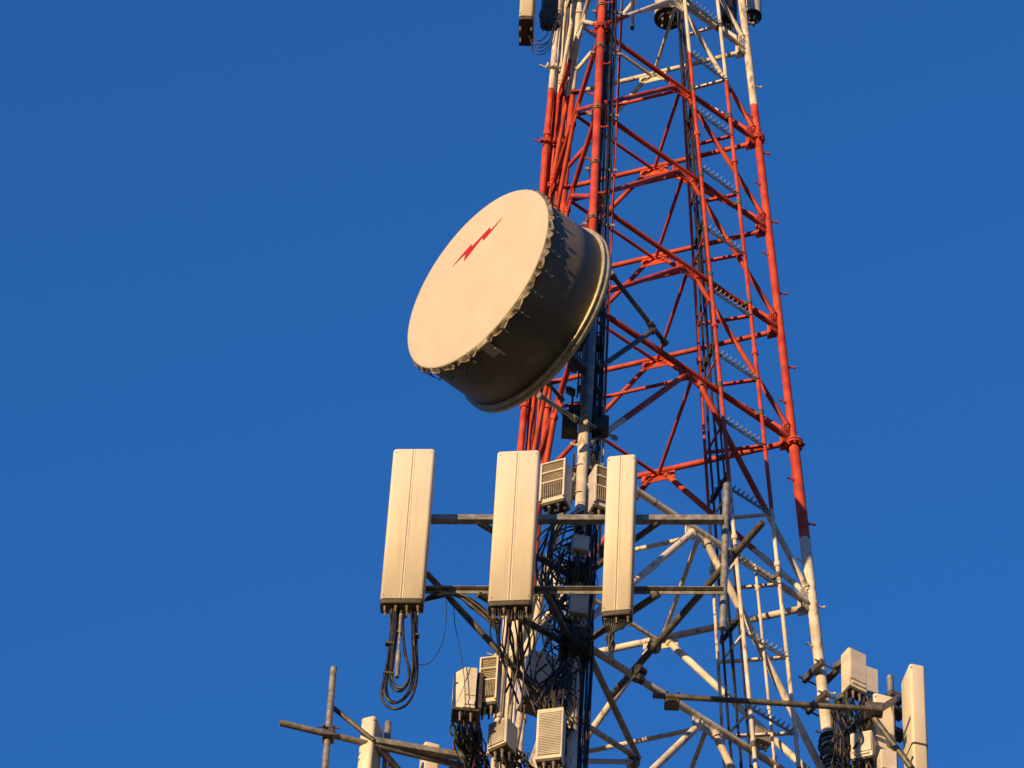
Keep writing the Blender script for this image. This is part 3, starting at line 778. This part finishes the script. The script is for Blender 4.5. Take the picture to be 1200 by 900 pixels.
rru(651, 594, 27.15, 0.235, 0.50, 0.16, -24, 'pale grilled radio unit left of the front leg, between middle and right panels', 'frame')
rru(705, 601, 27.30, 0.225, 0.50, 0.15, 20, 'pale grilled radio unit right of the front leg, half behind the right panel', 'frame')
rru(545, 838, 27.1, 0.25, 0.47, 0.20, 4, 'pale angular radio unit standing at the left edge of the lower cluster', 'bevel', mat='panel_dirty')
rru(573, 829, 27.15, 0.16, 0.52, 0.14, -14, 'slim grilled radio unit just behind the left riser pipe', 'frame')
rru(588, 881, 27.3, 0.19, 0.30, 0.17, -36, 'small finned radio box hanging low in front of the riser pipes', 'fins', mat='panel_dirty')
rru(644, 894, 27.2, 0.225, 0.58, 0.12, -14, 'large flat ribbed radio unit hung low on the left side of the front leg', 'fins', mat='panel_dirty')
rru(630, 826, 28.4, 0.30, 0.50, 0.30, 20, 'bulky shaded radio cabinet behind the cables between riser pipes and front leg', 'smooth')

# ------------------------------------------------------------------ coiled cables below the left panel
def pc(pts, y, dy=0.0): return [aty(px, py, y + dy * random.uniform(-1, 1)) for px, py in pts]
gC = 'black jumper cables looping under the left panel'
coils = [
 [(459, 714), (458, 740), (455, 770), (449, 800), (447, 815), (452, 826), (464, 831), (478, 824), (487, 805), (489, 780), (488, 750), (489, 716)],
 [(462, 714), (460, 745), (457, 775), (452, 800), (451, 814), (460, 824), (474, 818), (484, 800), (486, 775), (485, 745), (484, 716)],
 [(466, 714), (463, 745), (459, 780), (457, 795), (460, 806), (469, 810), (477, 803), (480, 788), (476, 770), (473, 750), (472, 716)],
 [(468, 714), (465, 740), (461, 775), (459, 792), (464, 804), (472, 806), (479, 795), (478, 778), (474, 765), (472, 740), (470, 716)],
 [(457, 716), (459, 745), (454, 780), (450, 795), (449, 812), (458, 821), (470, 822), (480, 812), (488, 795), (486, 760), (487, 716)],
 [(464, 716), (462, 750), (456, 785), (453, 805), (456, 818), (463, 824), (475, 815), (483, 795), (483, 760), (482, 716)]]
for j, cp in enumerate(coils):
    cable('jumper_cable', pc(cp, 26.62, 0.03), 0.0115 if j < 4 else 0.008, 'cable', 'black jumper cable looping below the left panel antenna', gC, n=6, seg=8)
# grey canister connectors hanging in the coil
bm = NB(); a_, b_, c_ = aty(470, 720, 26.6), aty(467, 765, 26.6), aty(465.5, 788, 26.6); o0 = a_.copy()
tube(bm, [a_ - o0, a_.lerp(b_, .5) - o0], 0.016, 10); tube(bm, [a_.lerp(b_, .5) - o0, b_ - o0], 0.011, 10); tube(bm, [b_ - o0, c_ - o0], 0.022, 12); tube(bm, [c_ - o0, c_.lerp(b_, -.25) - o0], 0.017, 10)
o = link('cable_connector', bm, M['galv']); o.location = o0; tag(o, 'long grey inline connector hanging inside the coiled cables', 'connector')
for (px, py, w_) in ((457, 755, .05), (487, 745, .035), (455, 790, .055), (468, 742, .03)):
    bm = NB(); box(bm, V(0, 0, 0), (w_ + .03, .05, .022), Matrix.Rotation(.1, 3, 'Y'), .003, 1); o = link('cable_tie', bm, M['cap']); o.location = aty(px, py, 26.62)
    tag(o, 'black tape band holding the coiled cables under the left panel together', 'cable tie', 'tape bands on the coiled cables')
# thin loose wires
cable('loose_wire', pc([(523, 703), (523, 725), (519, 752), (508, 772), (498, 779), (486, 778)], 26.7), 0.0035, 'cable', 'hair-thin wire sagging from the lower crossbar back to the coiled cables', None, cat='wire')
cable('loose_wire', pc([(531, 703), (533, 730), (538, 755), (543, 785), (545, 812), (545, 838)], 26.95), 0.0035, 'cable', 'hair-thin wire dangling straight down past the angular radio unit', None, cat='wire')
# cables draped along the lower crossbar between panels 1 and 2
for j in range(6):
    cable('jumper_cable', pc([(497 + j, 704 - j), (515, 700 - j * 1.2), (535 + j, 696 + j), (552, 702 + j * 2), (570, 716 + j * 2), (585, 728 + 3 * j)], 26.75, 0.04), random.choice((0.009, 0.011)), 'cable', 'black jumper cable draped along the lower crossbar between left and middle panels', 'jumper cables along the lower crossbar', n=6)
# dropper cables under panel 2
for j in range(14):
    x0 = 577 + j * 3.4; yb = random.choice((27.0, 27.2, 27.35)); xe = 585 + random.uniform(-8, 45)
    cable('jumper_cable', [aty(x0, 712, 26.6), aty(x0 + random.uniform(-2, 2), 728, 26.62), aty(x0 + random.uniform(-3, 6), 750, 26.8), aty((x0 + xe) / 2 + random.uniform(-6, 6), 775 + random.uniform(-6, 10), yb), aty(xe, 805 + random.uniform(-10, 40), yb + .1)],
          random.choice((0.006, 0.008, 0.010)), 'cable', 'black jumper cable dropping from the underside of the middle panel', 'jumper cables under the middle panel', n=6)
# bunch under panel 3
for j in range(10):
    x0 = 709 + j * 2.7
    cable('jumper_cable', [aty(x0, 724, 26.6), aty(x0, 732, 26.6), aty(715 + random.uniform(-4, 4), 745, 26.65), aty(716 + random.uniform(-3, 4), 758 + random.uniform(-4, 4), 26.7), aty(716 + random.uniform(-2, 3), 776 - j * 1.6, 26.7)],
          0.010, 'cable', 'black jumper cable bunched under the narrow right panel', 'jumper cables under the right panel', n=5)
# tangle round the front leg
fp = lambda py, dx, dy: leg(0, fl(py)) + V(dx, dy, 0)
for j in range(95):
    py = random.uniform(600, 790); L_ = random.uniform(30, 130)
    side = random.choice((-1, -1, -1, 1)); pts = []
    x = random.uniform(-0.42, -0.02) if side < 0 else random.uniform(-0.05, 0.17)
    if py > 730: x *= 0.6
    y = random.uniform(-0.30, 0.15)
    xs, xe = random.uniform(-.10, .09), random.uniform(-.12, .10)
    for q in range(8):
        t = q / 7; k_ = math.sin(math.pi * t) ** 0.8
        pts.append(fp(py + L_ * t + 10 * math.sin(math.pi * t), max(-0.46, min(.19, (xs + (xe - xs) * t) * (1 - k_) + x * k_ + random.uniform(-.012, .012))), -0.06 + (y + .06) * k_))
    mt = 'cable' if random.random() > 0.05 else random.choice(('cable_red', 'cable_green'))
    lab = {'cable': 'black jumper cable in the tangle wrapped round the front leg behind the panels', 'cable_red': 'red cable in the black tangle round the front leg', 'cable_green': 'green earth cable in the black tangle round the front leg'}[mt]
    cable('jumper_cable', pts, random.choice((0.005, 0.007, 0.0095)), mt, lab, {'cable': 'tangled cables round the front leg', 'cable_red': 'red cables in the tangle', 'cable_green': 'green cables in the tangle'}[mt], n=6, seg=6)
# big loop left of the leg
for j in range(7):
    dx = j * 1.6
    cable('jumper_cable', [aty(655 + dx, 606, 27.2), aty(646 + dx * 1.5 + random.uniform(-3, 3), 616, 27.1), aty(636 + dx * 1.8 + random.uniform(-3, 5), 632 + j, 27.1), aty(631 + dx * 2.2 + random.uniform(-3, 5), 655, 27.1), aty(633 + dx * 2 + random.uniform(-3, 5), 680, 27.15), aty(642 + dx + random.uniform(-4, 4), 700, 27.2), aty(650 + random.uniform(-5, 5), 720, 27.3)], 0.009, 'cable', 'black jumper cable bowing out in a wide loop left of the front leg', 'wide cable loops left of the front leg', n=6)

# filter boxes on the front leg
def small_box(name, px, py, y, s, yaw, mat, label, cat='box'):
    bm = NB(); box(bm, V(0, 0, 0), s, None, min(s) * .08, 2)
    e = empty(name, aty(px, py, y), R_(yaw), label, cat); link('housing', bm, M[mat], e)
    bm = NB(); box(bm, V(0, 0, s[2] / 2 + 0.006), (s[0] * 1.06, s[1] * 1.06, 0.012), None, 0.002, 1); link('lid', bm, M[mat], e)
    for sx in (-.3, 0, .3):
        bm = NB(); tube(bm, [V(s[0] * sx, 0, -s[2] / 2), V(s[0] * sx, 0, -s[2] / 2 - .06)], 0.012, 8); link('connector', bm, M['brass'], e)
    return e
small_box('filter_box', 680, 640, 27.25, (0.14, 0.09, 0.17), 10, 'rru', 'squat grey filter box strapped to the front leg under the upper crossbar')
small_box('filter_box', 712, 648, 27.5, (0.12, 0.10, 0.13), -20, 'box_black', 'black filter box right of the front leg under the upper crossbar')
small_box('filter_box', 678, 712, 27.30, (0.16, 0.10, 0.22), 5, 'rru', 'grey filter box on the front leg just below the lower crossbar')
small_box('filter_box', 781, 786, 28.05, (0.12, 0.10, 0.15), 20, 'box_black', 'lone black box hung where two tubes cross, right of the front leg') if False else None
bm = NB(); tube(bm, [V(-0.04, 0, 0), V(0.04, 0.02, 0)], 0.052, 16); box(bm, V(0.0, 0, -0.10), (0.07, 0.06, 0.08), None, 0.008, 1)
e = empty('gps_unit', aty(750.5, 786, 27.75), R_(30), 'small black round unit clamped where two tubes cross below the right panel', 'sensor'); link('body', bm, M['box_black'], e)
bm = NB(); box(bm, V(-0.05, 0, -0.13), (0.05, 0.05, 0.05), None, 0.005, 1); link('bracket', bm, M['steel_dark'], e)

# ------------------------------------------------------------------ long dark pole to the lower right
pz = aty(765, 815, 28.0).z
e = empty('crossing_pole', aty(765, 815, 28.0), 0, 'long thin dark pole running level from the front face tube past the right leg', 'pole'); EO = Vector(e.location)
bm = NB(); tube(bm, [V(0, 0, 0), atz(1026, 831, pz) - EO], 0.026, 14); link('pipe', bm, M['steel_dark'], e)
bm = NB(); c = atz(788, 817, pz) - EO; box(bm, c + V(0, .06, -.01), (0.13, 0.14, 0.06), None, 0.006, 1)
for s in (-1, 1): tube(bm, [c + V(s * .05, -.05, .03), c + V(s * .05, .14, .03)], 0.009, 6); tube(bm, [c + V(s * .05, 0, -.06), c + V(s * .05, 0, .08)], 0.009, 6)
link('cross_clamp', bm, M['steel_dark'], e)

# ------------------------------------------------------------------ cluster on the right leg
def rl(py): return min((abs((450 - FPX * ((leg(1, q * 0.02 + 26) - CAM).dot(UP)) / ((leg(1, q * 0.02 + 26) - CAM).dot(_fw))) - py), q) for q in range(900))[1] * 0.02 + 26
for j, (py, lab) in enumerate(((790, 'dark steel clamp bracket round the white right leg, upper one of two'), (828, 'dark steel clamp bracket round the white right leg, lower one of two'))):
    c = leg(1, rl(py)); bm = NB(); r = 0.09
    e = empty('leg_bracket', c, R_(-60), lab, 'bracket')
    for s in (-1, 1):
        bm = NB(); box(bm, V(0, s * 0.085, 0), (0.30, 0.045, 0.075), None, 0.006, 1); link('clamp_bar', bm, M['steel_dark'], e)
    bm = NB()
    for s in (-1, 1): tube(bm, [V(s * .13, -.16, 0), V(s * .13, .16, 0)], 0.010, 6)
    link('bolt', bm, M['galv'], e)
    bm = NB(); beam_box(bm, V(0.15, 0.05, 0), V(0.40, 0.16, 0.03), 0.06, 0.06); link('arm', bm, M['steel_dark'], e)
rru(1001, 812, 28.75, 0.19, 0.48, 0.13, 28, 'pale two-tone radio box standing beside the right leg, above the dark pole', 'smooth', mat='panel_dirty')
rru(1012, 893, 28.6, 0.20, 0.30, 0.14, -20, 'pale radio unit buried in the cables below the dark pole end on the right', 'smooth', mat='panel_dirty')
rru(1040, 912, 28.45, 0.15, 0.28, 0.12, 10, 'small pale radio box at the bottom edge just left of the far right panel', 'smooth', mat='panel_dirty')
rru(1018, 826, 29.2, 0.14, 0.42, 0.13, 20, 'slim shaded radio unit with a bright top behind the pole end on the right', 'smooth')
fr = panel_antenna(aty(1077, 985, 28.6) , 0.145, 0.27, 2.02, R_(11), 'tall deep panel antenna with a dark strap, standing alone at the far lower right', None, ncon=6, mount=False, seam=False)
bm = NB(); rounded_prism(bm, 0.151, 0.276, 1.02, 1.05, 0.03); link('strap', bm, M['cap'], fr)
bandb = None
panel_antenna(aty(1038, 985, 28.75), 0.20, 0.12, 1.72, R_(15), 'panel antenna half hidden behind cables between the right leg and the far right panel', None, ncon=6, mount=False, seam=False)
e = empty('mounting_pole', aty(1050, 930, 28.9), 0, 'short grey mounting pole standing just left of the far lower right panel', 'pole')
bm = NB(); tube(bm, [V(0, 0, 0), aty(1043, 793, 28.9) - Vector(e.location)], 0.030, 14); link('pipe', bm, M['galv'], e)
for py in (818, 835, 860): 
    bm = NB()
    c = aty(1046 + (py - 818) * .05, py, 28.9) - Vector(e.location); box(bm, c + V(.02, .0, 0), (0.16, 0.12, 0.06), Matrix.Rotation(.5, 3, 'Z'), 0.006, 1)
    link('clamp', bm, M['steel_dark'], e)
# V-frame of that sector
e = empty('antenna_frame', leg(1, 29.9), 0, 'small dark sector frame on the right leg, half lost in black cables', 'antenna frame'); EO = Vector(e.location)
for a_, b_, r in ((aty(975, 870, 29.1), aty(1030, 832, 28.4), .03), (aty(1000, 890, 29.0), aty(1026, 838, 28.4), .028), (aty(1022, 838, 28.4), aty(1068, 900, 28.4), .028), (aty(968, 880, 29.2), aty(1050, 878, 28.7), .03), (aty(1030, 832, 28.4), aty(1052, 818, 28.8), .03)):
    bm = NB(); tube(bm, [a_ - EO, b_ - EO], r, 12); link('tube', bm, M['steel_dark'], e)
bm = NB(); c = aty(1024, 832, 28.35) - EO; box(bm, c, (0.16, 0.12, 0.10), None, .01, 1); link('clamp_plate', bm, M['steel_dark'], e)
for j in range(52):
    x0 = random.uniform(972, 1020); y0 = random.uniform(815, 850); x1 = random.uniform(968, 1048); d0 = random.uniform(28.5, 29.1)
    mid_ = [(x0 + (x1 - x0) * t + random.uniform(-8, 8), y0 + 95 * t) for t in (.25, .5, .75)]
    mt = 'cable' if j % 14 else 'cable_green'
    cable('jumper_cable', [aty(x0, y0, d0)] + [aty(x, y, d0 + random.uniform(-.1, .1)) for x, y in mid_] + [aty(x1, y0 + 100, d0)], random.choice((.008, .0105, .012)), mt,
          'black jumper cable in the bundle between the right leg and the far right panel' if mt == 'cable' else 'green earth cable running down beside the white right leg',
          'jumper cables of the right cluster' if mt == 'cable' else 'green earth cables of the right cluster', n=5)
# wrapped cables at the foot of the right leg
for j in range(9):
    zz = rl(868 + j * 5); p = leg(1, zz); rr_ = 0.075 + 0.01 * (j % 3)
    pts = [p + V(rr_ * math.cos(t), rr_ * math.sin(t), 0.01 * t) for t in [q * 2 * math.pi / 10 for q in range(10)]]
    cable('cable_wrap', pts, 0.011, 'cable', 'black cable turn wrapped round the white right leg', 'cable turns round the right leg', n=3, cat='cable')
# small box inside ladder low right
small_box('junction_box', 892, 866, 29.1, (0.16, 0.12, 0.14), 25, 'rim', 'tan junction box tied to the ladder mast near the bottom edge', 'junction box')
cable('jumper_cable', pc([(889, 878), (886, 892), (892, 910)], 29.1), 0.012, 'cable', 'black cable leaving the tan junction box', None)

# ------------------------------------------------------------------ lower left mount
hz = aty(330, 846, 27.4).z
e = empty('antenna_frame', atz(540, 888, hz), 0, 'grey tube frame reaching out to the lower left, an upright pole near its tip', 'antenna frame'); EO = Vector(e.location)
bm = NB(); tube(bm, [aty(328, 847, 27.4) - EO, atz(552, 900, hz) - EO], 0.029, 14); link('boom', bm, M['galv'], e)
bm = NB(); tube(bm, [aty(391, 783, 27.42) - EO, aty(378, 935, 27.42) - EO], 0.029, 14); link('upright', bm, M['galv'], e)
bm = NB(); tube(bm, [aty(390, 829, 27.5) - EO, atz(438, 868, hz) - EO], 0.022, 10); link('brace', bm, M['steel_dark'], e)
bm = NB(); beam_box(bm, atz(434, 868, hz + .02) - EO, atz(556, 889, hz + .02) - EO, 0.06, 0.06); link('boom', bm, M['galv'], e)
bm = NB(); tube(bm, [atz(440, 872, hz) - EO, aty(475, 912, 27.9) - EO], 0.033, 12); link('brace', bm, M['galv'], e)
bm = NB(); tube(bm, [atz(538, 893, hz) - EO, aty(520, 908, 27.9) - EO], 0.022, 12); link('brace', bm, M['galv'], e)
bm = NB(); c = aty(385, 862, 27.41) - EO; box(bm, c, (0.10, 0.12, 0.09), None, 0.008, 1)
for s in (-1, 1): tube(bm, [c + V(s * .04, -.1, .03), c + V(s * .04, .1, .03)], 0.009, 6); tube(bm, [c + V(-.09, -.06, s * .04), c + V(.09, -.06, s * .04)], 0.009, 6)
link('cross_clamp', bm, M['steel_dark'], e)
panel_antenna(aty(424, 985, 27.66), 0.13, 0.20, 1.34, R_(-22), 'pale panel antenna cut by the bottom edge, behind the lower left boom', None, ncon=4, mount=False, seam=False)
panel_antenna(aty(493, 1033, 28.2), 0.15, 0.14, 1.55, R_(15), 'panel antenna whose top just peeks over the bottom edge near the lower left boom', None, ncon=4, mount=False, seam=False)
e = empty('mounting_pole', aty(450, 930, 27.75), 0, 'stub of grey mounting pole behind the lower left panel', 'pole')
bm = NB(); tube(bm, [V(0, 0, 0), aty(455, 847, 27.75) - Vector(e.location)], 0.030, 12); link('pipe', bm, M['galv'], e)
# cable nest under the angular radio unit
for j in range(46):
    x0 = random.uniform(530, 562); y0 = random.uniform(840, 860); x1 = random.uniform(545, 580)
    d0 = random.uniform(27.4, 27.8)
    mt = ['cable', 'cable', 'cable', 'cable', 'cable', 'cable', 'cable_red', 'cable_green'][j % 8] if j < 40 else 'cable'
    cable('jumper_cable', [aty(x0, y0, d0), aty(x0 + random.uniform(-7, 5), y0 + 18, d0), aty((x0 + x1) / 2 + random.uniform(-8, 8), y0 + 34, d0 + .1), aty(x1, y0 + 55, d0 + .1), aty(x1 + 3, 925, d0 + .1)], random.choice((.007, .009, .0105)), mt,
          {'cable': 'black cable in the nest under the angular radio unit', 'cable_red': 'red-sleeved cable in the nest under the angular radio unit', 'cable_green': 'green cable in the nest under the angular radio unit'}[mt],
          {'cable': 'black cables under the angular radio unit', 'cable_red': 'red cables under the angular radio unit', 'cable_green': 'green cables under the angular radio unit'}[mt], n=5)
for j in range(34):
    x0 = random.uniform(588, 665); y0 = random.uniform(872, 890)
    if j < 14: x0 = random.uniform(584, 606)
    cable('jumper_cable', [aty(x0, y0, 27.3), aty(x0 + random.uniform(-6, 12), y0 + 12, 27.35), aty(x0 + random.uniform(-10, 20), y0 + 28, 27.45), aty(x0 + random.uniform(-5, 25), 930, 27.5)], random.choice((.008, .0105)), 'cable',
          'black cable drooping below the two low ribbed radio units', 'black cables below the low radio units', n=5)
for j in range(30):
    x0 = random.uniform(640, 672); y0 = random.uniform(775, 800)
    cable('jumper_cable', [aty(x0, y0, 27.3), aty(x0 - random.uniform(0, 14), y0 + 14, 27.25), aty(x0 - random.uniform(2, 24), y0 + 30, 27.25), aty(x0 - random.uniform(0, 26), y0 + 48, 27.3), aty(x0 + random.uniform(-10, 6), y0 + 66, 27.35)], random.choice((.008, .0105)), 'cable',
          'black cable hanging off the dark collar of the front leg', 'black cables hanging off the leg collar', n=5)

# ------------------------------------------------------------------ antennas at the top edge
panel_antenna(aty(617.5, 19, 28.5) + V(0, 0.18, 0), 0.15, 0.36, 2.0, R_(-3), 'dark-bottomed narrow panel antenna at the top edge left of the tower', None, ncon=4, mount=False, seam=False) 
for j in range(5):
    q_ = random.uniform(-3, 3); cable('jumper_cable', [aty(618 + j * 1.2, 34 + j * 4 + q_, 28.7), aty(624 + j * .5, 44 + j * 4 + q_, 28.7), aty(634 + q_, 48 + j * 3.8, 28.7), aty(643 + j * .8 + q_, 40 + j * 2.5, 28.75), aty(647 + j * 1.5, 18, 28.85)], 0.006, 'cable', 'black cable sagging from the top edge panel to the shaded radio unit', 'cables at the top left panel', n=6)
rru(643, 28, 29.0, 0.16, 0.6, 0.16, 10, 'black radio unit at the top edge behind the narrow panel', 'smooth', mat='box_black')
for j in range(26):
    cable('jumper_cable', [aty(random.uniform(632, 656), 12, 28.9), aty(random.uniform(632, 658), 20, 28.85), aty(random.uniform(634, 658), 28, 28.85), aty(random.uniform(638, 652), 36, 28.9)], .009, 'cable', 'black cable knotted under the top edge radio unit', 'cables knotted under the top edge radio unit', n=5)
def drum(px, py, y, r, h, label, tiltx=0):
    e = empty('drum_antenna', aty(px, py, y), 0, label, 'drum antenna'); e.rotation_euler = (R_(tiltx), 0, 0)
    bm = NB(); tube(bm, [V(0, 0, 0.02), V(0, 0, h)], r, 32); link('housing', bm, M['rru'], e)
    bm = NB(); tube(bm, [V(0, 0, 0.0), V(0, 0, 0.02)], r * 1.03, 32); tube(bm, [V(0, 0, -0.05), V(0, 0, 0.0)], r * .7, 24); link('base', bm, M['box_black'], e)
    for q in range(5):
        t = q * 1.25; bm = NB(); tube(bm, [V(r * .5 * math.cos(t), r * .5 * math.sin(t), -.05), V(r * .5 * math.cos(t), r * .5 * math.sin(t), -.10)], 0.014, 8); link('connector', bm, M['brass'], e)
    return e
drum(882, 20, 29.5, 0.097, 0.7, 'round metal canister with a black base at the top edge right of the tower')
drum(783, 22, 29.6, 0.15, 0.7, 'wide dark drum with dangling fittings at the top edge inside the tower')
small_box('radio_box', 852, 8, 29.9, (0.17, 0.18, 0.60), 20, 'box_black', 'black box behind the right leg at the top edge', 'radio unit')
for j in range(9):
    cable('jumper_cable', [aty(848 + j * 3, 28, 29.6), aty(850 + j * 3, 38 + (j % 3) * 5, 29.6), aty(856 + j * 2, 47, 29.5)], .007, 'cable', 'short black cable hanging by the right leg at the top edge', 'short cables at the top edge by the right leg', n=5)
e = empty('whip_antenna', aty(741, 33, 29.0), 0, 'thin black rod antenna hanging into view at the top edge right of the front leg', 'antenna')
bm = NB(); tube(bm, [V(0, 0, 0), aty(742, -40, 29.0) - Vector(e.location)], 0.018, 10); link('rod', bm, M['box_black'], e)
bm = NB(); tube(bm, [V(0, 0, -.01), V(0, 0, .06)], 0.023, 10); link('tip', bm, M['cap'], e)
